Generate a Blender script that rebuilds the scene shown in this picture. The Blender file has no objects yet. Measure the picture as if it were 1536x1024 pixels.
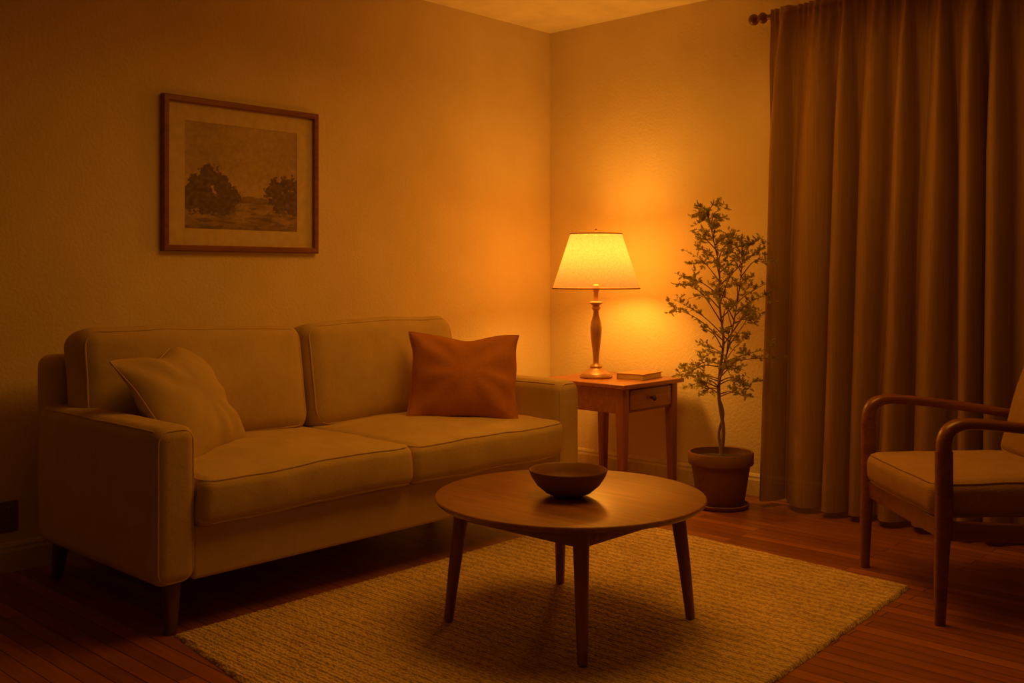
import bpy, bmesh, math, random
from mathutils import Vector, Matrix, noise
random.seed(7)
C = bpy.context.scene.collection
sc = bpy.context.scene
try:
    sc.view_settings.view_transform = 'Standard'
    sc.view_settings.look = 'None'
except Exception as e:
    print(e)

# ------------------------------------------------------------------ materials
def new_mat(name):
    m = bpy.data.materials.new(name); m.use_nodes = True
    nt = m.node_tree; b = nt.nodes['Principled BSDF']
    return m, nt, b
def N(nt, t, **kw):
    n = nt.nodes.new(t)
    for k, v in kw.items(): setattr(n, k, v)
    return n
def coords(nt, scale=(1,1,1), kind='Object', rot=(0,0,0)):
    tc = N(nt,'ShaderNodeTexCoord'); mp = N(nt,'ShaderNodeMapping')
    mp.inputs['Scale'].default_value = scale
    mp.inputs['Rotation'].default_value = rot
    nt.links.new(tc.outputs[kind], mp.inputs['Vector'])
    return mp.outputs['Vector']
def noise_tex(nt, vec, scale, detail=4, rough=.55, dist=0):
    n = N(nt,'ShaderNodeTexNoise')
    n.inputs['Scale'].default_value = scale; n.inputs['Detail'].default_value = detail
    n.inputs['Roughness'].default_value = rough; n.inputs['Distortion'].default_value = dist
    nt.links.new(vec, n.inputs['Vector']); return n.outputs['Fac']
def ramp(nt, fac, stops):
    r = N(nt,'ShaderNodeValToRGB'); e = r.color_ramp.elements
    while len(e) < len(stops): e.new(.5)
    for i,(p,c) in enumerate(stops):
        e[i].position = p; e[i].color = (*c,1)
    nt.links.new(fac, r.inputs['Fac']); return r.outputs['Color']
def bump(nt, h, b, strength=.3, dist=.01, prev=None):
    n = N(nt,'ShaderNodeBump'); n.inputs['Strength'].default_value = strength
    n.inputs['Distance'].default_value = dist
    nt.links.new(h, n.inputs['Height'])
    if prev is not None: nt.links.new(prev, n.inputs['Normal'])
    nt.links.new(n.outputs['Normal'], b.inputs['Normal']); return n.outputs['Normal']

def mat_fabric(name, c1, c2, bs=.35, fine=420, transl=0):
    m, nt, b = new_mat(name); v = coords(nt)
    big = noise_tex(nt, v, 9, 5); fi = noise_tex(nt, v, fine, 2)
    mx = N(nt,'ShaderNodeMath', operation='MULTIPLY_ADD'); mx.inputs[1].default_value=.6
    nt.links.new(fi, mx.inputs[0]); 
    m2 = N(nt,'ShaderNodeMath', operation='MULTIPLY'); m2.inputs[1].default_value=.4
    nt.links.new(big, m2.inputs[0]); nt.links.new(m2.outputs[0], mx.inputs[2])
    nt.links.new(ramp(nt, mx.outputs[0], [(.3,c1),(.7,c2)]), b.inputs['Base Color'])
    b.inputs['Roughness'].default_value=.95
    b.inputs['Specular IOR Level'].default_value=.1
    p = bump(nt, fi, b, bs, .004)
    md = noise_tex(nt, v, 22, 3); bump(nt, md, b, .25, .01, p)
    return m
def mat_wood(name, c1, c2, c3, axis=2, rough=.35, sc_=1.0, coat=.1):
    m, nt, b = new_mat(name)
    s = [14*sc_]*3; s[axis] = 1.1*sc_
    v = coords(nt, tuple(s))
    n1 = noise_tex(nt, v, 2.0, 6, .6, 1.2); n2 = noise_tex(nt, v, 9.0, 4, .6)
    ad = N(nt,'ShaderNodeMath', operation='MULTIPLY_ADD'); ad.inputs[1].default_value=.3
    nt.links.new(n2, ad.inputs[0])
    m7 = N(nt,'ShaderNodeMath', operation='MULTIPLY'); m7.inputs[1].default_value=.7
    nt.links.new(n1, m7.inputs[0]); nt.links.new(m7.outputs[0], ad.inputs[2])
    nt.links.new(ramp(nt, ad.outputs[0], [(.3,c1),(.5,c2),(.7,c3)]), b.inputs['Base Color'])
    b.inputs['Roughness'].default_value = rough
    b.inputs['Coat Weight'].default_value = coat
    b.inputs['Coat Roughness'].default_value = .3
    bump(nt, ad.outputs[0], b, .12, .002)
    return m

def mat_wall():
    m, nt, b = new_mat('plaster_wall'); v = coords(nt)
    n1 = noise_tex(nt, v, 70, 4, .6); n2 = noise_tex(nt, v, 3, 3)
    nt.links.new(ramp(nt, n2, [(.3,(.76,.62,.40)),(.7,(.84,.69,.46))]), b.inputs['Base Color'])
    b.inputs['Roughness'].default_value=.8; b.inputs['Specular IOR Level'].default_value=.2
    p = bump(nt, n1, b, .4, .007)
    return m
def mat_plain(name, col, rough=.6, metal=0, spec=.5, ns=30):
    m, nt, b = new_mat(name); v = coords(nt)
    n = noise_tex(nt, v, ns, 4)
    nt.links.new(ramp(nt, n, [(.3,tuple(c*.9 for c in col)),(.7,tuple(min(1,c*1.08) for c in col))]), b.inputs['Base Color'])
    b.inputs['Roughness'].default_value=rough; b.inputs['Metallic'].default_value=metal
    b.inputs['Specular IOR Level'].default_value=spec
    bump(nt, n, b, .06, .003)
    return m
def mat_floor():
    m, nt, b = new_mat('strip_wood_floor'); v = coords(nt)
    br = N(nt,'ShaderNodeTexBrick'); br.offset=.37; br.offset_frequency=2
    br.inputs['Scale'].default_value=1; br.inputs['Brick Width'].default_value=.85
    br.inputs['Row Height'].default_value=.058; br.inputs['Mortar Size'].default_value=.0016
    br.inputs['Mortar Smooth'].default_value=.2; br.inputs['Bias'].default_value=0
    br.inputs['Color1'].default_value=(.25,.085,.03,1); br.inputs['Color2'].default_value=(.42,.155,.055,1)
    br.inputs['Mortar'].default_value=(.04,.012,.005,1)
    nt.links.new(v, br.inputs['Vector'])
    v2 = coords(nt,(1.2,22,1)); n = noise_tex(nt, v2, 3, 6, .6, .6)
    g = ramp(nt, n, [(.3,(.65,.6,.55)),(.7,(1.1,1.05,1))])
    mx = N(nt,'ShaderNodeMixRGB', blend_type='MULTIPLY'); mx.inputs[0].default_value=1
    nt.links.new(br.outputs['Color'], mx.inputs[1]); nt.links.new(g, mx.inputs[2])
    nt.links.new(mx.outputs[0], b.inputs['Base Color'])
    b.inputs['Roughness'].default_value=.38
    inv = N(nt,'ShaderNodeMath', operation='SUBTRACT'); inv.inputs[0].default_value=1
    nt.links.new(br.outputs['Fac'], inv.inputs[1])
    p = bump(nt, inv.outputs[0], b, .5, .002); bump(nt, n, b, .08, .002, p)
    return m
def mat_rug():
    m, nt, b = new_mat('woven_wool_rug'); v = coords(nt)
    w1 = N(nt,'ShaderNodeTexWave', bands_direction='Y'); w1.inputs['Scale'].default_value=22
    w1.inputs['Distortion'].default_value=3.5; w1.inputs['Detail'].default_value=3; w1.inputs['Detail Scale'].default_value=4
    nt.links.new(v, w1.inputs['Vector'])
    v2 = coords(nt,(1,2.2,1)); vo = N(nt,'ShaderNodeTexVoronoi'); vo.inputs['Scale'].default_value=55
    nt.links.new(v2, vo.inputs['Vector'])
    n = noise_tex(nt, v, 160, 3); nb = noise_tex(nt, v, 5, 4)
    a = N(nt,'ShaderNodeMath', operation='MULTIPLY_ADD'); a.inputs[1].default_value=.5
    nt.links.new(w1.outputs['Fac'], a.inputs[0]); nt.links.new(n, a.inputs[2])
    s = N(nt,'ShaderNodeMath', operation='MULTIPLY_ADD'); s.inputs[1].default_value=-.7
    nt.links.new(vo.outputs['Distance'], s.inputs[0]); nt.links.new(a.outputs[0], s.inputs[2])
    c = ramp(nt, s.outputs[0], [(.1,(.46,.31,.155)),(.45,(.72,.52,.29)),(.8,(.84,.64,.38))])
    g = ramp(nt, nb, [(.3,(.82,.82,.82)),(.7,(1.05,1.05,1.05))])
    mx = N(nt,'ShaderNodeMixRGB', blend_type='MULTIPLY'); mx.inputs[0].default_value=1
    nt.links.new(c, mx.inputs[1]); nt.links.new(g, mx.inputs[2])
    nt.links.new(mx.outputs[0], b.inputs['Base Color'])
    b.inputs['Roughness'].default_value=1; b.inputs['Specular IOR Level'].default_value=.05
    bump(nt, s.outputs[0], b, .6, .010)
    return m
def mat_curtain():
    m, nt, b = new_mat('curtain_fabric'); v = coords(nt)
    n = noise_tex(nt, v, 300, 2)
    vs = coords(nt,(40,40,1)); st = noise_tex(nt, vs, 3, 3)
    nt.links.new(ramp(nt, st, [(.3,(.34,.20,.09)),(.7,(.42,.255,.12))]), b.inputs['Base Color'])
    b.inputs['Roughness'].default_value=.9; b.inputs['Specular IOR Level'].default_value=.1
    bump(nt, n, b, .2, .003)
    tr = N(nt,'ShaderNodeBsdfTranslucent'); tr.inputs['Color'].default_value=(.32,.18,.07,1)
    tp = N(nt,'ShaderNodeBsdfTransparent')
    m1 = N(nt,'ShaderNodeMixShader'); m1.inputs[0].default_value=.12
    m2 = N(nt,'ShaderNodeMixShader'); m2.inputs[0].default_value=.06
    out = nt.nodes['Material Output']
    nt.links.new(b.outputs[0], m1.inputs[1]); nt.links.new(tr.outputs[0], m1.inputs[2])
    nt.links.new(m1.outputs[0], m2.inputs[1]); nt.links.new(tp.outputs[0], m2.inputs[2])
    nt.links.new(m2.outputs[0], out.inputs['Surface'])
    return m
def mat_shade():
    m, nt, b = new_mat('linen_shade'); v = coords(nt)
    n = noise_tex(nt, v, 110, 4, .75)
    col = ramp(nt, n, [(.3,(.25,.165,.15)),(.7,(.36,.25,.25))])
    nt.links.new(col, b.inputs['Base Color']); b.inputs['Roughness'].default_value=.9
    b.inputs['Specular IOR Level'].default_value=.1
    tr = N(nt,'ShaderNodeBsdfTranslucent'); nt.links.new(col, tr.inputs['Color'])
    tp = N(nt,'ShaderNodeBsdfTransparent'); tp.inputs['Color'].default_value=(1,.85,.6,1)
    m1 = N(nt,'ShaderNodeMixShader'); m1.inputs[0].default_value=.6
    nt.links.new(b.outputs[0], m1.inputs[1]); nt.links.new(tr.outputs[0], m1.inputs[2])
    m2 = N(nt,'ShaderNodeMixShader'); m2.inputs[0].default_value=.26
    nt.links.new(m1.outputs[0], m2.inputs[1]); nt.links.new(tp.outputs[0], m2.inputs[2])
    nt.links.new(m2.outputs[0], nt.nodes['Material Output'].inputs['Surface'])
    return m
def mat_leaf():
    m, nt, b = new_mat('leaf'); v = coords(nt)
    n = noise_tex(nt, v, 25, 3)
    col = ramp(nt, n, [(.3,(.16,.14,.035)),(.7,(.36,.31,.08))])
    nt.links.new(col, b.inputs['Base Color']); b.inputs['Roughness'].default_value=.55
    tr = N(nt,'ShaderNodeBsdfTranslucent'); tr.inputs['Color'].default_value=(.48,.44,.10,1)
    m1 = N(nt,'ShaderNodeMixShader'); m1.inputs[0].default_value=.4
    nt.links.new(b.outputs[0], m1.inputs[1]); nt.links.new(tr.outputs[0], m1.inputs[2])
    nt.links.new(m1.outputs[0], nt.nodes['Material Output'].inputs['Surface'])
    return m
def mat_art():
    m, nt, b = new_mat('landscape_print')
    a = N(nt,'ShaderNodeVertexColor'); a.layer_name='Col'
    v = coords(nt); n = noise_tex(nt, v, 60, 5)
    g = ramp(nt, n, [(.3,(.85,.85,.85)),(.7,(1.15,1.15,1.15))])
    mx = N(nt,'ShaderNodeMixRGB', blend_type='MULTIPLY'); mx.inputs[0].default_value=1
    nt.links.new(a.outputs['Color'], mx.inputs[1]); nt.links.new(g, mx.inputs[2])
    nt.links.new(mx.outputs[0], b.inputs['Base Color']); b.inputs['Roughness'].default_value=.5
    return m

M_wall = mat_wall()
M_ceil = mat_plain('ceiling_paint',(.86,.77,.58),.85,0,.2,6)
M_trim = mat_plain('trim_paint',(.66,.54,.36),.5)
M_floor = mat_floor(); M_rug = mat_rug()
M_sofa = mat_fabric('beige_upholstery',(.50,.36,.19),(.68,.51,.28))
M_pipe = mat_fabric('piping_fabric',(.54,.39,.21),(.68,.50,.28),.2)
M_cream = mat_fabric('cream_linen',(.52,.38,.20),(.66,.50,.28))
M_rust = mat_fabric('rust_linen',(.42,.155,.045),(.58,.24,.08),.45,300)
M_chairfab = mat_fabric('tan_tweed',(.33,.19,.09),(.48,.30,.16),.45,260)
M_tableW = mat_wood('walnut_top',(.11,.040,.014),(.24,.092,.032),(.38,.155,.055),0,.34,1,.3)
M_legW = mat_wood('walnut_leg',(.15,.052,.018),(.24,.088,.032),(.32,.12,.045),2,.38)
M_sideW = mat_wood('cherry_side',(.22,.075,.024),(.36,.13,.042),(.48,.18,.065),1,.35,1,.25)
M_sideL = mat_wood('cherry_leg',(.22,.075,.024),(.34,.12,.04),(.45,.17,.06),2,.38)
M_chairW = mat_wood('teak_chair',(.13,.042,.015),(.21,.07,.025),(.30,.11,.04),0,.33,1,.25)
M_frameW = mat_wood('frame_wood',(.15,.05,.02),(.24,.085,.032),(.32,.12,.045),1,.4)
M_sofaleg = mat_wood('dark_leg',(.06,.025,.012),(.10,.04,.018),(.14,.06,.028),2,.4)
M_bronze = mat_plain('bronze_lamp',(.55,.31,.17),.38,.3)
M_trimO = mat_plain('shade_trim',(.42,.20,.06),.8)
M_bowl = mat_plain('bowl_clay',(.24,.11,.045),.5)
M_pot = mat_plain('terracotta_dark',(.22,.10,.05),.75)
M_soil = mat_plain('soil',(.05,.03,.018),1)
M_bark = mat_plain('bark',(.24,.15,.085),.8)
M_leaf = mat_leaf(); M_curt = mat_curtain(); M_shade = mat_shade()
M_rod = mat_plain('dark_rod',(.18,.07,.028),.35)
M_mat = mat_plain('mat_board',(.66,.52,.32),.8)
M_art = mat_art()
M_outlet = mat_plain('outlet_plastic',(.22,.14,.075),.4)
M_hole = mat_plain('outlet_slot',(.02,.012,.008),.6)
M_cover = mat_plain('book_cover',(.50,.26,.10),.6); M_page = mat_plain('book_pages',(.75,.62,.40),.9)
M_glass = mat_plain('night_glass',(.02,.012,.006),.15)

# ------------------------------------------------------------------ helpers
def mk(name, vs, fs, mat, parent=None, smooth=True, auto=None, fix=True):
    me = bpy.data.meshes.new(name); me.from_pydata([tuple(v) for v in vs], [], fs)
    if fix:
        bm = bmesh.new(); bm.from_mesh(me); bmesh.ops.recalc_face_normals(bm, faces=bm.faces); bm.to_mesh(me); bm.free()
    me.materials.append(mat)
    for p in me.polygons: p.use_smooth = smooth
    if auto is not None and smooth:
        try: me.set_sharp_from_angle(angle=math.radians(auto))
        except Exception: pass
    o = bpy.data.objects.new(name, me); C.objects.link(o)
    if parent: o.parent = parent
    return o
def empty(name, loc, rotz=0, label='', cat='', group=None, rot=None):
    o = bpy.data.objects.new(name, None); o.empty_display_size=.1
    o.location = loc; o.rotation_euler = rot if rot else (0,0,rotz)
    o['label']=label; o['category']=cat
    if group: o['group']=group
    C.objects.link(o); return o
def tag(o, label, cat, group=None):
    o['label']=label; o['category']=cat
    if group: o['group']=group
def combine(parts):
    V=[];F=[]
    for vs,fs in parts:
        n=len(V); V+= [Vector(v) for v in vs]; F += [tuple(i+n for i in f) for f in fs]
    return V,F
def xf(d, M):
    return [M@Vector(v) for v in d[0]], d[1]
def rbox(h, r, c=(0,0,0), inner=(1,1,1), fn=None, m=4):
    ax=[]
    for a in range(3):
        rr=min(r,h[a]*.999); lo=h[a]-rr
        e=[lo+rr*math.tan(math.radians(45*k/m)) for k in range(m+1)]
        mid=[-lo+2*lo*i/inner[a] for i in range(1,inner[a])]
        ax.append([-x for x in reversed(e)]+mid+e)
    idx={};V=[];F=[]
    def gv(i,j,k):
        key=(i,j,k)
        if key not in idx:
            p=Vector((ax[0][i],ax[1][j],ax[2][k]))
            q=Vector([max(-(h[a]-min(r,h[a]*.999)),min(h[a]-min(r,h[a]*.999),p[a])) for a in range(3)])
            d=p-q
            if d.length>1e-9:
                d=Vector([d[a]*(min(r,h[a]*.999)/r) if r>0 else d[a] for a in range(3)])
                d.normalize()
            P=q+d*r if d.length>0 else p
            if fn: P=fn(P)
            idx[key]=len(V); V.append(P+Vector(c))
        return idx[key]
    n=[len(a) for a in ax]
    for a in range(3):
        b,cx=(a+1)%3,(a+2)%3
        for side in (0,n[a]-1):
            for i in range(n[b]-1):
                for j in range(n[cx]-1):
                    q=[]
                    for (di,dj) in ((0,0),(1,0),(1,1),(0,1)):
                        k=[0,0,0]; k[a]=side;k[b]=i+di;k[cx]=j+dj; q.append(gv(*k))
                    F.append(tuple(q))
    return V,F
def lathe(prof, n=48, c=(0,0,0)):
    V=[];F=[];rings=[]
    for r,z in prof:
        if r<1e-6:
            rings.append([len(V)]); V.append(Vector((c[0],c[1],c[2]+z)))
        else:
            s=len(V); rings.append(list(range(s,s+n)))
            for i in range(n):
                t=2*math.pi*i/n; V.append(Vector((c[0]+r*math.cos(t),c[1]+r*math.sin(t),c[2]+z)))
    for a,b in zip(rings,rings[1:]):
        for i in range(n):
            j=(i+1)%n
            if len(a)==1 and len(b)==1: continue
            if len(a)==1: F.append((a[0],b[i],b[j]))
            elif len(b)==1: F.append((a[i],a[j],b[0]))
            else: F.append((a[i],a[j],b[j],b[i]))
    return V,F
def sweep(path, rad, n=12, side=None, closed=False, p=2.0, cap=True):
    path=[Vector(q) for q in path]; L=len(path); V=[];F=[]
    S=None
    for i,q in enumerate(path):
        if closed: T=(path[(i+1)%L]-path[i-1]).normalized()
        else: T=(path[min(i+1,L-1)]-path[max(i-1,0)]).normalized()
        if side is not None: S=Vector(side); S=(S-T*S.dot(T)).normalized()
        else:
            if S is None:
                S=T.cross(Vector((0,0,1)))
                if S.length<.1: S=T.cross(Vector((1,0,0)))
            S=(S-T*S.dot(T)).normalized()
        Nn=S.cross(T)
        r=rad(i/(L-1)) if callable(rad) else rad
        if not isinstance(r,tuple): r=(r,r)
        for k in range(n):
            t=2*math.pi*k/n; cs,sn=math.cos(t),math.sin(t)
            if p!=2:
                cs=math.copysign(abs(cs)**(2/p),cs); sn=math.copysign(abs(sn)**(2/p),sn)
            V.append(q+S*r[0]*cs+Nn*r[1]*sn)
    R=L if closed else L-1
    for i in range(R):
        for k in range(n):
            a=i*n+k;b=i*n+(k+1)%n;c=((i+1)%L)*n+(k+1)%n;d=((i+1)%L)*n+k
            F.append((a,b,c,d))
    if cap and not closed:
        F.append(tuple(range(n))); F.append(tuple((L-1)*n+k for k in range(n)))
    return V,F
def bez(pts, n=12):
    P=[Vector(p) for p in pts]; P=[2*P[0]-P[1]]+P+[2*P[-1]-P[-2]]; out=[]
    for i in range(1,len(P)-2):
        for k in range(n):
            t=k/n; a,b,c,d=P[i-1:i+3]
            out.append(.5*((2*b)+(c-a)*t+(2*a-5*b+4*c-d)*t*t+(3*b-a-3*c+d)*t**3))
    out.append(P[-2]); return out
def rrect(hx,hy,r,n=6,m=10):
    out=[]
    cs=[(hx-r,hy-r,0),(-hx+r,hy-r,90),(-hx+r,-hy+r,180),(hx-r,-hy+r,270)]
    for i,(cx,cy,a0) in enumerate(cs):
        for k in range(n+1):
            a=math.radians(a0+90*k/n); out.append((cx+r*math.cos(a),cy+r*math.sin(a)))
        nx=cs[(i+1)%4]; a=math.radians(a0+90)
        e=(cx+r*math.cos(a),cy+r*math.sin(a)); s=(nx[0]+r*math.cos(a),nx[1]+r*math.sin(a))
        for k in range(1,m): out.append((e[0]+(s[0]-e[0])*k/m,e[1]+(s[1]-e[1])*k/m))
    return out
def box(lo,hi,b=.002,m=2):
    h=[(hi[i]-lo[i])/2 for i in range(3)]; c=[(hi[i]+lo[i])/2 for i in range(3)]
    return rbox(h,min(b,min(h)*.9),c,(1,1,1),None,m)

# ------------------------------------------------------------------ room shell
def struct(name,d,mat,smooth=False):
    o=mk(name,d[0],d[1],mat,None,smooth); o['kind']='structure'; return o
def pbox(lo,hi):
    x0,y0,z0=lo;x1,y1,z1=hi
    V=[(x0,y0,z0),(x1,y0,z0),(x1,y1,z0),(x0,y1,z0),(x0,y0,z1),(x1,y0,z1),(x1,y1,z1),(x0,y1,z1)]
    return V,[(0,3,2,1),(4,5,6,7),(0,1,5,4),(1,2,6,5),(2,3,7,6),(3,0,4,7)]
H=2.5
struct('floor',pbox((-.12,-5.6,-.1),(5.6,.12,0)),M_floor)
struct('ceiling',pbox((-.12,-5.6,H),(5.6,.12,H+.1)),M_ceil)
struct('wall_left',pbox((-.12,-5.6,0),(0,.12,H)),M_wall)
struct('wall_back',pbox((0,0,0),(5.6,.12,H)),M_wall)
bp=[(0,0),(.016,0),(.016,.075),(.012,.085),(.012,.095),(.006,.105),(0,.108)]
def extr(prof,fa,fb):
    n=len(prof); V=[fa(p) for p in prof]+[fb(p) for p in prof]
    F=[(i,(i+1)%n,n+(i+1)%n,n+i) for i in range(n)]+[tuple(range(n)),tuple(range(n,2*n))]
    return V,F
struct('baseboard_left',extr(bp,lambda p:(p[0],-5.6,p[1]),lambda p:(p[0],0,p[1])),M_trim)
struct('baseboard_back',extr(bp,lambda p:(0.016,-p[0],p[1]),lambda p:(5.6,-p[0],p[1])),M_trim)
wx0,wx1,wz0,wz1=1.85,3.15,.80,2.12
W=[]
for (a,b) in (((wx0-.07,-.03,wz0-.07),(wx0,0,wz1+.07)),((wx1,-.03,wz0-.07),(wx1+.07,0,wz1+.07)),
              ((wx0,-.03,wz1),(wx1,0,wz1+.07)),((wx0,-.03,wz0-.07),(wx1,0,wz0)),
              ((wx0-.1,-.045,wz0-.095),(wx1+.1,0,wz0-.07)),
              ((2.48,-.025,wz0),(2.52,0,wz1)),((wx0,-.022,1.44),(wx1,0,1.48))):
    W.append(pbox(a,b))
d=combine(W); win=struct('window_1',d,M_trim)
g=mk('window_pane',*pbox((wx0,-.006,wz0),(wx1,0,wz1)),M_glass,win,False)

# ------------------------------------------------------------------ sofa
sofa=empty('sofa',(.62,-2.045,0),0,'beige upholstered two-seat sofa with piped cushions and dark tapered legs','sofa')
ox,oy=.62,-2.045
def L(x,y,z): return Vector((x-ox,y-oy,z))
def cush(h,r,puff,axis,amp=.006,freq=4,seed=0,side=.3):
    def fn(P):
        u=[max(-1,min(1,P[a]/h[a])) for a in range(3)]
        Q=Vector(P)
        o=[a for a in range(3) if a!=axis]
        Q[axis]+=puff*(u[axis])*(1-u[o[0]]**2)*(1-u[o[1]]**2)
        for a in o:
            b=[k for k in o if k!=a][0]
            Q[a]+=puff*side*u[a]*(1-u[axis]**2)*(1-.6*u[b]**2)
        nv=noise.noise_vector(Vector(P)*freq+Vector((seed*7.3,seed*3.1,0)))
        n2=noise.noise_vector(Vector(P)*freq*3+Vector((seed*5.3,1.1,seed)))
        return Q+nv*amp+n2*amp*.35
    return fn
def loop_pts(h,r,axis,s,fn,k=.74):
    o=[a for a in range(3) if a!=axis]; out=[]
    e=r*(1-.7071)
    for (a,b) in rrect(h[o[0]]-e,h[o[1]]-e,r*.9,6,22):
        P=Vector((0,0,0)); P[o[0]]=a;P[o[1]]=b;P[axis]=s*(h[axis]-e)
        out.append(fn(P))
    return out
mk('base_frame',*[*rbox((.43,.86,.085),.015,L(.645,-2.045,.241),(2,8,1))],M_sofa,sofa)
bf=cush((.075,.965,.33),.03,.006,0,.004,3,2)
mk('backrest',*rbox((.075,.955,.325),.045,L(.205,-2.045,.481),(2,16,6),bf),M_sofa,sofa)
for i,(y,s) in enumerate(((-2.965,-1),(-1.125,1))):
    h=(.43,.068,.238); fn=cush(h,.04,.008,1,.0035,4,i+4)
    c=L(.662,y,.394)
    arm=mk('arm',*rbox(h,.04,c,(10,3,6),fn,5),M_sofa,sofa)
    P=[]
    pts=[q+c for q in loop_pts(h,.04,0,1,fn)]
    P.append(sweep(pts,.0038,8,closed=True))
    for sy in (1,-1):
        line=[fn(Vector((-h[0]+.04+(2*h[0]-.08)*k/20, sy*(h[1]-.0117), h[2]-.0117)))+c for k in range(21)]
        P.append(sweep(line,.0033,8))
    mk('piping',*combine(P),M_pipe,arm)
for i,y in enumerate((-2.472,-1.618)):
    h=(.385,.424,.074); fn=cush(h,.036,.030,2,.010,3.2,i+9,.3)
    c=L(.735,y,.398)
    o=mk('seat_cushion',*rbox(h,.036,c,(22,24,4),fn,5),M_sofa,sofa)
    P=[sweep([q+c for q in loop_pts(h,.036,2,s,fn)],.0042,8,closed=True) for s in (1,-1)]
    mk('piping',*combine(P),M_pipe,o)
for i,y in enumerate((-2.505,-1.612)):
    hw=.458 if i==0 else .418
    h=(.088,hw,.218); fn=cush(h,.06,.050,0,.010,3.2,i+24,.12)
    R=Matrix.Translation(L(.386,y,.672))@Matrix.Rotation(math.radians(-11),4,'Y')@Matrix.Rotation(math.radians(-.9 if i==0 else .5),4,'X')
    d=rbox(h,.06,(0,0,0),(4,26,14),fn,5)
    o=mk('back_cushion',*xf(d,R),M_sofa,sofa)
    P=[sweep([R@q for q in loop_pts(h,.06,0,s,fn)],.0042,8,closed=True) for s in (1,-1)]
    mk('piping',*combine(P),M_pipe,o)
for (x,y) in ((1.03,-2.955),(.22,-2.945),(1.03,-1.135),(.22,-1.145)):
    sx=.01 if x>.6 else -.01
    sy=-.006 if y<-2 else .006
    mk('leg',*sweep([L(x-sx,y-sy,.158),L(x,y,.08),L(x+sx,y+sy,0)],lambda t:(.027-.011*t,.027-.011*t),16,side=(1,0,0),p=5),M_sofaleg,sofa,True,40)

# ------------------------------------------------------------------ throw pillows
def pillow(name,loc,rot,w,hh,T,mat,label,pipe=None,seed=0,chop=0,group=None,pinch=.07):
    e=empty(name,loc,0,label,'pillow',group,rot); n=48; V=[];F=[]
    def pos(u,v,s):
        x=w*u*(1-pinch*(1-v*v)); z=hh*v*(1-pinch*(1-u*u))
        t=T*((1-abs(u)**2.4)**.62)*((1-abs(v)**2.4)**.62)
        q=Vector((x*3,s*2+seed,z*3)); w1=noise.noise(q*1.3+Vector((seed,0,0)))
        w2=noise.noise(Vector((x*9,s*2+seed*2,z*9)))
        rad=.016*math.sin(9*math.atan2(v,u)+seed+3*w1)*min(1,(u*u+v*v))*(1-max(abs(u),abs(v))**4)
        t2=s*(t*(1+.22*w1+.12*w2)+ rad*.8)
        if chop: 
            z-=chop*math.exp(-(u/.35)**2)*max(0,v)**1.5
        off=noise.noise_vector(Vector((u*1.5,seed,v*1.5)))*.012
        return Vector((x,t2,z))+off
    g=[[[None]*(n+1) for _ in range(n+1)] for _ in range(2)]
    for si,s in enumerate((1,-1)):
        for i in range(n+1):
            for j in range(n+1):
                edge=i in(0,n) or j in(0,n)
                if si==1 and edge: g[1][i][j]=g[0][i][j]; continue
                u=math.sin(math.pi/2*(2*i/n-1)); v=math.sin(math.pi/2*(2*j/n-1))
                g[si][i][j]=len(V); V.append(pos(u,v,s))
        for i in range(n):
            for j in range(n):
                a=g[si]; F.append((a[i][j],a[i+1][j],a[i+1][j+1],a[i][j+1]))
    body=mk('pillow_cover',V,F,mat,e)
    path=[]
    N_=30
    for k in range(N_): path.append(pos(-1+2*k/N_,-1,0))
    for k in range(N_): path.append(pos(1,-1+2*k/N_,0))
    for k in range(N_): path.append(pos(1-2*k/N_,1,0))
    for k in range(N_): path.append(pos(-1,1-2*k/N_,0))
    mk('seam',*sweep(path,.0035,6,closed=True),pipe or mat,e)
    return e
pillow('throw_pillow',(.780,-1.462,.652),(math.radians(-23),math.radians(3),math.radians(50)),.237,.196,.088,M_rust,
       'rust orange linen throw pillow leaning on sofa armrest',None,3,.018,None,.08)
pillow('throw_pillow',(.655,-2.70,.640),(math.radians(-36),math.radians(-3),math.radians(122)),.232,.222,.105,M_cream,
       'cream linen throw pillow with piping against sofa armrest',M_pipe,8,.022)

# ------------------------------------------------------------------ side table
st=empty('side_table',(.70,-.317,0),0,'reddish brown wooden side table with drawer and tapered legs','table')
def S(x,y,z): return (x-.70,y+.317,z)
mk('tabletop',*box(S(.43,-.575,.537),S(.97,-.06,.56),.006,3),M_sideW,st,True,40)
x0,x1,y0,y1=.455,.945,-.55,-.085
for (x,y,sx,sy) in ((x0,y0,1,1),(x1,y0,-1,1),(x0,y1,1,-1),(x1,y1,-1,-1)):
    w=.05
    cx,cy=x+sx*w/2,y+sy*w/2
    pts=[S(cx,cy,.537),S(cx,cy,.41),S(cx-sx*.004,cy-sy*.004,0)]
    mk('leg',*sweep([pts[0],pts[1],pts[1],pts[2]],lambda t:(w/2,w/2) if t<.9 else (w/2*.68,w/2*.68),20,side=(1,0,0),p=9),M_sideL,st,True,35)
ap=[box(S(x0+.05,y0+.006,.415),S(x1-.05,y0+.024,.537),.001),
    box(S(x0+.05,y1-.024,.415),S(x1-.05,y1-.006,.537),.001),
    box(S(x0+.006,y0+.05,.415),S(x0+.024,y1-.05,.537),.001),
    box(S(x1-.03,y0+.05,.415),S(x1-.014,y1-.05,.537),.001)]
mk('apron',*combine(ap),M_sideW,st,True,40)
dr=mk('drawer',*box(S(x1-.014,y0+.06,.428),S(x1-.002,y1-.06,.527),.003,3),M_sideW,st,True,40)
kb=lathe([(0,0),(.007,0),(.006,.008),(.012,.014),(.015,.02),(.012,.027),(0,.030)],20)
kb=xf(kb,Matrix.Translation(S(x1-.002,(y0+y1)/2,.478))@Matrix.Rotation(math.radians(90),4,'Y'))
mk('knob',*kb,M_sofaleg,dr)

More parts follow.
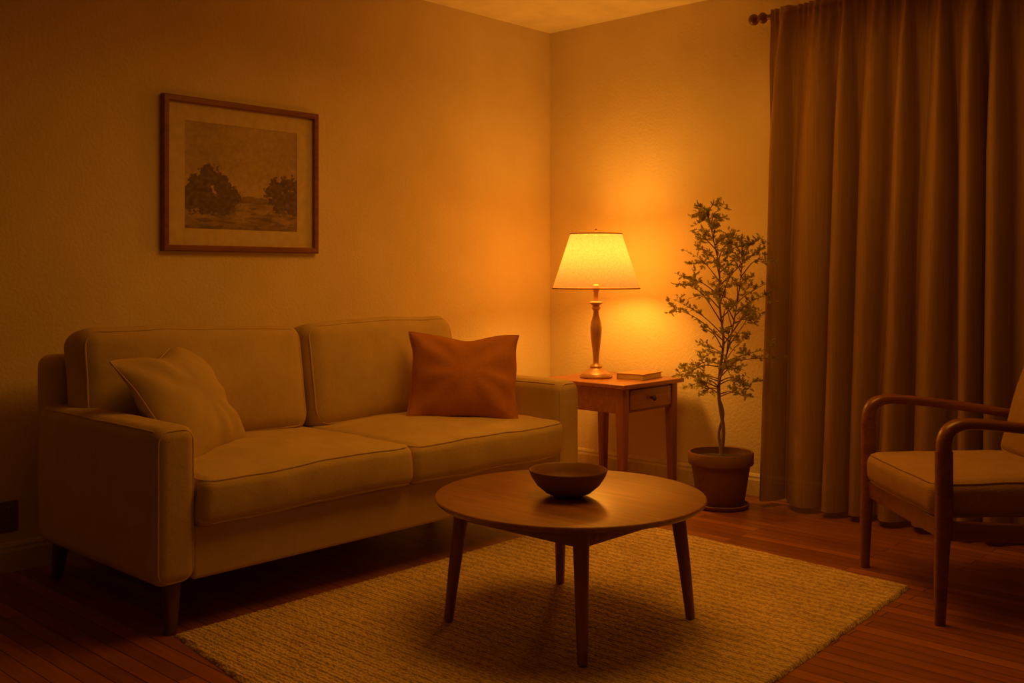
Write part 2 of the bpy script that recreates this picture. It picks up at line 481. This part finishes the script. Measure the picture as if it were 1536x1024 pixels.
# ------------------------------------------------------------------ table lamp
lx,ly=.635,-.370
lamp=empty('table_lamp',(lx,ly,.56),0,'lit bronze table lamp with tapered linen shade on side table','lamp')
prof=[(0,0),(.080,0),(.084,.004),(.084,.010),(.079,.015),(.078,.020),(.070,.026),(.052,.036),(.036,.046),(.030,.052),(.033,.058),(.030,.064),(.019,.069),
(.015,.080),(.0155,.10),(.019,.14),(.025,.19),(.029,.23),(.030,.255),(.026,.285),(.019,.31),(.0145,.33),(.014,.345),(.019,.352),(.024,.358),(.020,.364),(.017,.370),(.026,.378),(.036,.384),(.036,.389),(.026,.392),(.013,.394)]
mk('lamp_base',*lathe(prof,48),M_bronze,lamp,True,50)
mk('lamp_stem',*lathe([(.0125,.392),(.0125,.44),(.016,.443),(.016,.45),(.018,.455),(.018,.475),(.012,.48),(0,.482)],32),M_bronze,lamp,True,50)
rb,rt,zb,zt=.225,.132,.458,.742
n=96
mk('lamp_shade',*lathe([(rb+(rt-rb)*k/12,zb+(zt-zb)*k/12) for k in range(13)],n),M_shade,lamp,True,None,False)
def ring(r,z,w,t=.002):
    return lathe([(r-t,z),(r+t,z),(r+t,z+w),(r-t,z+w),(r-t,z)],n)
mk('shade_trim',*ring(rb,zb-.001,.006),M_trimO,lamp)
mk('shade_trim',*ring(rt+.001,zt-.005,.006),M_trimO,lamp)
har=[]
for a in range(3):
    t=a*2*math.pi/3+.4
    har.append(sweep([(0,0,.736),(rt*math.cos(t),rt*math.sin(t),.738)],.0018,6))
har.append(lathe([(0,.733),(.008,.733),(.008,.741),(0,.741)],16))
mk('shade_spider',*combine(har),M_bronze,lamp)
mk('finial',*lathe([(0,.736),(.008,.736),(.008,.742),(.005,.748),(.010,.756),(.007,.764),(0,.768)],20),M_bronze,lamp)
ld=bpy.data.lights.new('lamp_light','POINT'); ld.energy=25; ld.color=(1,.40,.04); ld.shadow_soft_size=.09
lo=bpy.data.objects.new('lamp_light',ld); lo.location=(0,0,.61); lo.parent=lamp; C.objects.link(lo)

# ------------------------------------------------------------------ book
bk=empty('book',(.815,-.235,.56),math.radians(8),'closed tan book lying flat on side table','book')
hx,hy=.075,.105
mk('book_cover',*combine([box((-hx,-hy,0),(hx,hy,.003),.001),box((-hx,-hy,.027),(hx,hy,.030),.001),box((-hx-.003,-hy,0),(-hx+.001,hy,.03),.001)]),M_cover,bk,True,40)
mk('book_pages',*box((-hx+.001,-hy+.004,.003),(hx-.005,hy-.004,.027),.001),M_page,bk,True,40)

# ------------------------------------------------------------------ framed picture
py0,py1,pz0,pz1=-2.44,-1.667,1.188,1.834
pic=empty('framed_picture',(0,(py0+py1)/2,pz0),0,'landscape print with trees in brown wooden frame on wall','picture')
cy=(py0+py1)/2
def frame_ring(o,iw,x0,x1):
    a=[(o[0],o[2]),(o[1],o[2]),(o[1],o[3]),(o[0],o[3])]
    b=[(o[0]+iw,o[2]+iw),(o[1]-iw,o[2]+iw),(o[1]-iw,o[3]-iw),(o[0]+iw,o[3]-iw)]
    c=.004; a2=[(o[0]+c,o[2]+c),(o[1]-c,o[2]+c),(o[1]-c,o[3]-c),(o[0]+c,o[3]-c)]
    b2=[(o[0]+iw-c,o[2]+iw-c),(o[1]-iw+c,o[2]+iw-c),(o[1]-iw+c,o[3]-iw+c),(o[0]+iw-c,o[3]-iw+c)]
    rings=[(a,x0),(a,x1-c),(a2,x1),(b2,x1),(b,x1-c),(b,x0)]
    V=[];F=[]
    for r,x in rings:
        for p in r: V.append(Vector((x,p[0]-cy,p[1]-pz0)))
    m=len(rings)
    for i in range(m):
        for k in range(4):
            F.append((i*4+k,i*4+(k+1)%4,((i+1)%m)*4+(k+1)%4,((i+1)%m)*4+k))
    return V,F
mk('frame',*frame_ring((py0,py1,pz0,pz1),.026,.001,.03),M_frameW,pic,False)
ay0,ay1,az0,az1=-2.337,-1.778,1.285,1.735
mbi=[(py0+.02,py1-.02,pz0+.02,pz1-.02)]
def matring():
    o=mbi[0]; A=[(o[0],o[2]),(o[1],o[2]),(o[1],o[3]),(o[0],o[3])]; B=[(ay0,az0),(ay1,az0),(ay1,az1),(ay0,az1)]
    V=[];F=[]
    for r,x in ((A,.012),(B,.012),(B,.009)):
        for p in r: V.append(Vector((x,p[0]-cy,p[1]-pz0)))
    for i in range(2):
        for k in range(4): F.append((i*4+k,i*4+(k+1)%4,(i+1)*4+(k+1)%4,(i+1)*4+k))
    return V,F
mk('mat_board',*matring(),M_mat,pic,False)
nu,nv=260,210; V=[];F=[];cols=[]
def fb(x,y,s=0,o=4):
    return noise.fractal(Vector((x,y,s)),1.0,2.0,o)
def lerp(a,b,t): t=max(0,min(1,t)); return tuple(a[i]*(1-t)+b[i]*t for i in range(3))
trees=[(.05,.34,.09),(.12,.42,.11),(.20,.50,.10),(.25,.50,.08),(.31,.42,.10),(.38,.35,.09),(.45,.32,.06),(.17,.28,.15),(.33,.27,.13),(.08,.24,.10),
       (.74,.38,.06),(.80,.44,.08),(.88,.46,.08),(.94,.48,.07),(.99,.45,.08),(.84,.30,.12),(.96,.30,.13)]
def artcol(u,v):
    sky=lerp((.38,.26,.13),(.50,.36,.19),(v-.3)*.3+.4+.5*fb(u*2.5,v*6,1))
    sky=lerp(sky,(.62,.45,.24),math.exp(-((v-.38)/.12)**2)*.6)
    hor=.29+.01*fb(u*6,0,3)
    if v>hor: c=sky
    else:
        c=lerp((.25,.16,.075),(.44,.30,.15),.5+.9*fb(u*5,v*22,5))
        c=lerp(c,(.14,.085,.04),.5*max(0,1-v/.12))
    if hor-.03<v<hor+.035+.03*fb(u*9,1,8): c=lerp(c,(.19,.12,.06),.75)
    for (x,y,r) in trees:
        d=math.hypot((u-x)*1.24,v-y)+.05*fb(u*14,v*14,7)+.03*fb(u*40,v*40,9)
        if d<r and v>.13+.04*fb(u*12,2,2): c=lerp((.11,.065,.028),(.23,.145,.065),.35+.8*fb(u*26,v*26,2)); 
    if v<.22 and fb(u*9,v*30,11)>.22: c=lerp(c,(.12,.075,.035),.6)
    return c
for j in range(nv+1):
    for i in range(nu+1):
        u,v=i/nu,j/nv
        V.append(Vector((.010,ay0-.002+(ay1-ay0+.004)*u-cy,az0-.002+(az1-az0+.004)*v-pz0))); cols.append(artcol(u,v))
for j in range(nv):
    for i in range(nu):
        a=j*(nu+1)+i; F.append((a,a+1,a+nu+2,a+nu+1))
art=mk('artwork',V,F,M_art,pic,False,None,False)
ca=art.data.color_attributes.new('Col','FLOAT_COLOR','POINT')
for i,c in enumerate(cols): ca.data[i].color=(*c,1)

# ------------------------------------------------------------------ outlet
ol=empty('wall_outlet',(0,-3.04,.145),0,'brown electrical outlet plate on wall above baseboard','outlet')
mk('cover_plate',*box((0,-.036,0),(.006,.036,.115),.003,3),M_outlet,ol,True,40)
for z in (.033,.082):
    so=mk('socket',*box((.005,-.017,z-.014),(.0085,.017,z+.014),.0015),M_outlet,ol,True,40)
    for y in (-.007,.007): mk('slot',*pbox((.0084,y-.0015,z-.004),(.0088,y+.0015,z+.006)),M_hole,so,False)

# ------------------------------------------------------------------ curtain and rod
rod=empty('curtain_rod',(1.42,-.10,2.325),0,'dark wooden curtain rod with round finial above window','curtain rod')
mk('rod',*sweep([(.0,0,0),(2.2,0,0)],.012,20),M_rod,rod,True,40)
fp=[(0,-.052),(.014,-.050),(.024,-.04),(.028,-.027),(.024,-.014),(.014,-.006),(.011,0),(.018,.004),(.026,.014),(.028,.022),(.024,.033),(.016,.040),(.012,.046),(0,.046)]
mk('finial',*xf(lathe(fp,28),Matrix.Rotation(math.radians(90),4,'Y')),M_rod,rod)
mk('bracket',*combine([sweep([(.075,.10,-.01),(.075,.05,-.012),(.075,0,-.006)],.007,10),xf(lathe([(0,0),(.025,0),(.025,.008),(0,.010)],20),Matrix.Translation((.075,.1,-.01))@Matrix.Rotation(math.radians(90),4,'X'))]),M_rod,rod)
V=[];F=[];nx,nz=700,60
for j in range(nz+1):
    tz=j/nz; z=2.352-(2.352-.03)*(tz**1.0)
    for i in range(nx+1):
        s=i/nx
        xl=1.500-.065*tz**1.4; xr=3.35
        ph=2*math.pi*(13.5*s+.5*noise.noise(Vector((s*6,tz*.35,3.1)))+.3*noise.noise(Vector((s*15,tz*.6,1.7))))
        A=.016+.058*min(1,tz*4)**.8*(.8+.45*noise.noise(Vector((s*9,0,5))))
        sn=math.sin(ph)
        y=-.160+A*(math.copysign(abs(sn)**.8,sn)*.9+.2*math.sin(2*ph+1.1+tz))
        top=max(0,1-tz*9)
        y+=.030*top
        y+=.010*top*math.sin(2*math.pi*52*s+3*noise.noise(Vector((s*20,0,0))))
        if abs(z-2.325)<.02: y-=.006
        y+=.012*noise.noise(Vector((s*7,tz*3,9)))*min(1,tz*3)
        x=xl+(xr-xl)*s+.022*math.sin(ph*1+1.6)*min(1,tz*3)
        V.append(Vector((x,min(y,-.062),z)))
for j in range(nz):
    for i in range(nx):
        a=j*(nx+1)+i; F.append((a,a+1,a+nx+2,a+nx+1))
cur=mk('curtain',V,F,M_curt,None,True,None,False)
tag(cur,'long brown semi-sheer pleated curtain hanging from rod to floor','curtain')

# ------------------------------------------------------------------ rug
A_,B_,C_,D_=Vector((1.075,-2.965,0)),Vector((1.06,-.875,0)),Vector((2.505,-.98,0)),Vector((2.63,-3.16,0))
nu,nv=230,330;V=[];F=[]
for j in range(nv+1):
    for i in range(nu+1):
        u,v=i/nu,j/nv
        P=(A_*(1-u)+D_*u)*(1-v)+(B_*(1-u)+C_*u)*v
        e=min(u*1.5,(1-u)*1.5,v*2.1,(1-v)*2.1)
        hgt=.012*min(1,(e/.008)**.5) if e>0 else 0
        rib=.0016*math.sin(P.y*2*math.pi/.022+1.5*noise.noise(P*9))+.0018*noise.noise(P*60)+.0012*noise.noise(P*140)
        if e<=0:
            P=P+noise.noise_vector(P*70)*.005; z=.001
        else: z=max(.002,hgt+rib*min(1,e/.008))
        V.append(Vector((P.x,P.y,z)))
for j in range(nv):
    for i in range(nu):
        a=j*(nu+1)+i; F.append((a,a+1,a+nu+2,a+nu+1))
rug=mk('area_rug',V,F,M_rug,None,True,None,False); tag(rug,'cream woven wool area rug with ribbed texture on floor','rug')

# ------------------------------------------------------------------ coffee table
ct=empty('coffee_table',(1.868,-2.062,.0165),0,'round dark walnut coffee table with four tapered legs','table')
R0=.4225; zt_=.3885
mk('tabletop',*lathe([(0,zt_-.024),(R0-.03,zt_-.024),(R0-.012,zt_-.019),(R0-.003,zt_-.011),(R0,zt_-.005),(R0-.002,zt_-.001),(R0-.006,zt_),(0,zt_)],128),M_tableW,ct,True,50)
a=.238; parts=[]
for k in range(4):
    Rm=Matrix.Rotation(math.pi/2*k,4,'Z')
    parts.append(xf(box((-a,a-.009,zt_-.078),(a,a+.009,zt_-.022),.002),Rm))
mk('apron',*combine(parts),M_tableW,ct,True,40)
for sx,sy in ((1,1),(1,-1),(-1,1),(-1,-1)):
    mk('leg',*sweep([(sx*a,sy*a,zt_-.022),(sx*(a+.004),sy*(a+.004),zt_-.09),(sx*(a+.018),sy*(a+.018),.15),(sx*(a+.03),sy*(a+.03),0)],lambda t:.0235-.010*t**1.2,20,side=(1,0,0),p=2.6),M_legW,ct,True,50)

# ------------------------------------------------------------------ bowl
bw=mk('bowl',*lathe([(0,0),(.045,0),(.048,.004),(.07,.012),(.098,.036),(.115,.062),(.122,.080),(.120,.083),(.116,.080),(.108,.060),(.09,.036),(.062,.016),(.03,.011),(0,.010)],72),M_bowl,None,True,60)
bw.location=(1.88,-2.085,.405); tag(bw,'dark brown wide ceramic bowl on coffee table','bowl')

# ------------------------------------------------------------------ potted plant
px_,py_=1.352,-.335
pl=empty('potted_tree',(px_,py_,0),0,'slender potted indoor tree with small lobed leaves in terracotta pot','plant')
mk('saucer',*lathe([(0,0),(.115,0),(.128,.006),(.132,.020),(.126,.022),(.118,.012),(0,.010)],56),M_pot,pl,True,50)
mk('pot',*lathe([(0,.011),(.102,.011),(.108,.018),(.135,.19),(.137,.20),(.149,.203),(.152,.21),(.153,.255),(.148,.262),(.141,.258),(.138,.21),(.13,.20),(0,.20)],64),M_pot,pl,True,50)
V,F=lathe([(0,.240),(.06,.238),(.11,.232),(.139,.228)],48); V=[v+Vector((0,0,.006*noise.noise(v*40))) for v in V]
mk('soil',V,F,M_soil,pl)
random.seed(21)
wood=[];leaves_anchor=[]
trunk=bez([(0.0,0,.225),(.012,.004,.36),(-.008,.0,.50),(-.004,-.004,.62),(.012,.004,.78),(-.006,0,.95),(-.012,.006,1.12),(-.028,-.02,1.26),(-.05,-.03,1.375)],8)
wood.append(sweep(trunk,lambda t:.0085*(1-t)+.0016,8))
trunk2=bez([(.014,-.008,.225),(-.012,.004,.34),(.010,.006,.44),(-.012,-.004,.54),(.014,-.01,.64),(.05,-.01,.76),(.08,0,.92),(.11,.0,1.10),(.115,0,1.22)],8)
wood.append(sweep(trunk2,lambda t:.0065*(1-t)+.0013,8))
def env(z):
    pts=[(.50,.10),(.58,.20),(.68,.26),(.80,.27),(.92,.28),(1.05,.29),(1.15,.22),(1.25,.13),(1.33,.07),(1.42,.03)]
    for (a,b),(c,d) in zip(pts,pts[1:]):
        if a<=z<=c: return b+(d-b)*(z-a)/(c-a)
    return .05
def lim(e):
    e.y=min(e.y,.26)
    if e.x>.02: e.y=min(e.y,max(.07,.26-(e.x-.02)*2.4))
    return e
for T_,cnt,z0 in ((trunk,38,.50),(trunk2,28,.52)):
    cand=[p for p in T_ if p.z>z0]
    for k in range(cnt):
        p=cand[int((k+.5)/cnt*len(cand))]
        ang=k*2.4+random.uniform(-.4,.4)
        Lh=max(.04,env(min(1.4,p.z+.08))*random.uniform(.6,1.12)-(.05 if T_ is trunk2 else 0))
        d=Vector((math.cos(ang),math.sin(ang),0))
        up=random.uniform(.2,.75)*Lh+ .015
        droop=-.05 if p.z<.72 else 0
        end=lim(p+d*Lh+Vector((0,0,up+droop*2)))
        mid=p+(end-p)*.5+Vector((0,0,.02))+noise.noise_vector(Vector((k,1,ang)))*.02
        pa=bez([p,mid,end],6)
        wood.append(sweep(pa,lambda t:.0026*(1-t)+.0008,5))
        for q in pa[6:]: leaves_anchor.append((q,(pa[-1]-pa[0]).normalized()))
        for s in range(random.randint(2,4)):
            q=pa[random.randint(4,len(pa)-2)]
            a2=ang+random.choice((-1,1))*random.uniform(.5,1.3)
            d2=Vector((math.cos(a2),math.sin(a2),random.uniform(-.4,.9))).normalized()*random.uniform(.04,.085)
            e2=lim(q+d2)
            wood.append(sweep([q,q+(e2-q)*.5+Vector((0,0,.004)),e2],.0008,4))
            for w_ in (.3,.5,.75,1.0): leaves_anchor.append((q+(e2-q)*w_,d2.normalized()))
for p in trunk[-14:]+trunk2[-8:]:
    leaves_anchor.append((p,Vector((random.uniform(-1,1),random.uniform(-1,1),1)).normalized()))
mk('trunk',*combine(wood),M_bark,pl)
half=[(0,0),(.10,.04),(.22,.24),(.32,.07),(.46,.32),(.55,.08),(.70,.22),(.78,.05),(1,0)]
LV=[];LF=[]
def add_leaf(p,d,size):
    d=d.normalized(); r=Vector((random.gauss(0,1),random.gauss(0,1),random.gauss(0,1)))
    s=d.cross(r).normalized(); nrm=s.cross(d)
    base=len(LV)
    for (x,y) in half:
        LV.append(p+size*(d*x+nrm*(-.25*x*x)))
    for sg in (1,-1):
        for (x,y) in half[1:-1]:
            LV.append(p+size*(d*(x+.05)+s*sg*y+nrm*(-.25*x*x+.25*y)))
    n=len(half)
    for si in range(2):
        o=base+n+si*(n-2)
        LF.append((base,base+1,o)); 
        for i in range(n-3):
            LF.append((base+1+i,base+2+i,o+i+1,o+i))
        LF.append((base+n-2,base+n-1,o+n-3))
for (p,d) in leaves_anchor:
    for _ in range(random.choice((1,1,2,3))):
        dd=(d*.5+Vector((random.uniform(-1,1),random.uniform(-1,1),random.uniform(-.5,.9)))).normalized()
        if p.y>.2 and dd.y>0: dd.y*=-1
        if p.x>.05 and p.y>.04 and dd.y>0: dd.y*=-1
        add_leaf(p,dd,random.uniform(.018,.036))
mk('foliage',LV,LF,M_leaf,pl,False,None,False)

# ------------------------------------------------------------------ armchair
ch=empty('armchair',(2.715,-.848,0),math.radians(-135.5),'mid-century wooden armchair with curved arms and tan cushions','chair')
Wd=.315
for sy in (1,-1):
    mk('leg',*sweep(bez([(.305,sy*Wd,0),(.300,sy*Wd,.2),(.292,sy*Wd,.36),(.292,sy*Wd,.54)],6),lambda t:(.0135+.007*min(1,t*1.6),.016+.010*min(1,t*1.6)),16,side=(0,1,0),p=3),M_chairW,ch,True,50)
    mk('leg',*sweep(bez([(-.40,sy*Wd,0),(-.34,sy*Wd,.18),(-.30,sy*Wd,.34),(-.315,sy*Wd,.55)],6),lambda t:(.0135+.006*min(1,t*1.6),.016+.008*min(1,t*1.6)),16,side=(0,1,0),p=3),M_chairW,ch,True,50)
    pa=bez([(.292,sy*Wd,.525),(.290,sy*Wd,.575),(.268,sy*Wd,.612),(.215,sy*(Wd+.004),.626),(.10,sy*(Wd+.012),.618),(-.08,sy*(Wd+.014),.596),(-.24,sy*(Wd+.004),.572),(-.34,sy*Wd,.556)],8)
    mk('armrest',*sweep(pa,lambda t:(.0205+.009*math.sin(math.pi*min(1,max(0,t))),.024-.007*min(1,t*2.2)),18,side=(0,1,0),p=2.7),M_chairW,ch,True,60)
rails=[box((.272,-Wd,.262),(.298,Wd,.325),.006),box((-.31,-Wd,.25),(-.285,Wd,.305),.005)]
for sy in (1,-1):
    rails.append(sweep(bez([(.29,sy*Wd,.293),(.1,sy*Wd,.285),(-.1,sy*Wd,.272),(-.30,sy*Wd,.268)],5),(.011,.030),14,side=(0,1,0),p=4))
mk('seat_frame',*combine(rails),M_chairW,ch,True,50)
posts=[]
for sy in (1,-1):
    posts.append(sweep(bez([(-.26,sy*.285,.27),(-.33,sy*.285,.55),(-.43,sy*.285,.84)],8),(.015,.018),14,side=(0,1,0),p=3))
for t in (.2,.45,.7,.97):
    x=-.26-.17*t; z=.27+.57*t
    posts.append(sweep([(x,-.285,z),(x-.012,0,z),(x,.285,z)],(.008,.02) if t<.9 else (.013,.026),12,side=(1,0,0),p=3))
mk('backrest',*combine(posts),M_chairW,ch,True,50)
h=(.265,.283,.058); fn=cush(h,.035,.026,2,.006,4,31,.3); c=Vector((.048,0,.382))
o=mk('seat_cushion',*rbox(h,.035,c,(14,14,3),fn),M_chairfab,ch)
mk('piping',*combine([sweep([q+c for q in loop_pts(h,.035,2,s,fn)],.004,8,closed=True) for s in (1,-1)]),M_chairfab,o)
h=(.055,.27,.21); fn=cush(h,.035,.025,0,.006,4,41,.25)
R=Matrix.Translation((-.28,0,.625))@Matrix.Rotation(math.radians(-17),4,'Y')
d=rbox(h,.035,(0,0,0),(3,14,12),fn)
o=mk('back_cushion',*xf(d,R),M_chairfab,ch)
mk('piping',*combine([sweep([R@q for q in loop_pts(h,.035,0,s,fn)],.004,8,closed=True) for s in (1,-1)]),M_chairfab,o)

# ------------------------------------------------------------------ world, fill, camera
w=bpy.data.worlds.new('world'); sc.world=w; w.use_nodes=True
w.node_tree.nodes['Background'].inputs[0].default_value=(1,.38,.03,1)
w.node_tree.nodes['Background'].inputs[1].default_value=.045
al=bpy.data.lights.new('fill_light','AREA'); al.energy=18; al.color=(1,.385,.03); al.size=1.4  # added warm fill under the ceiling to brighten the room; no fixture there
al.spread=math.radians(160)
ao=bpy.data.objects.new('fill_light',al); ao.location=(1.9,-1.5,2.45); C.objects.link(ao)

cam=bpy.data.cameras.new('camera'); co=bpy.data.objects.new('camera',cam); C.objects.link(co)
co.location=(3.916,-4.523,1.09); co.rotation_euler=(math.radians(90),0,math.radians(43.01))
cam.sensor_width=36; cam.lens=35.95; cam.shift_y=-100/1536; cam.clip_start=.05
sc.camera=co
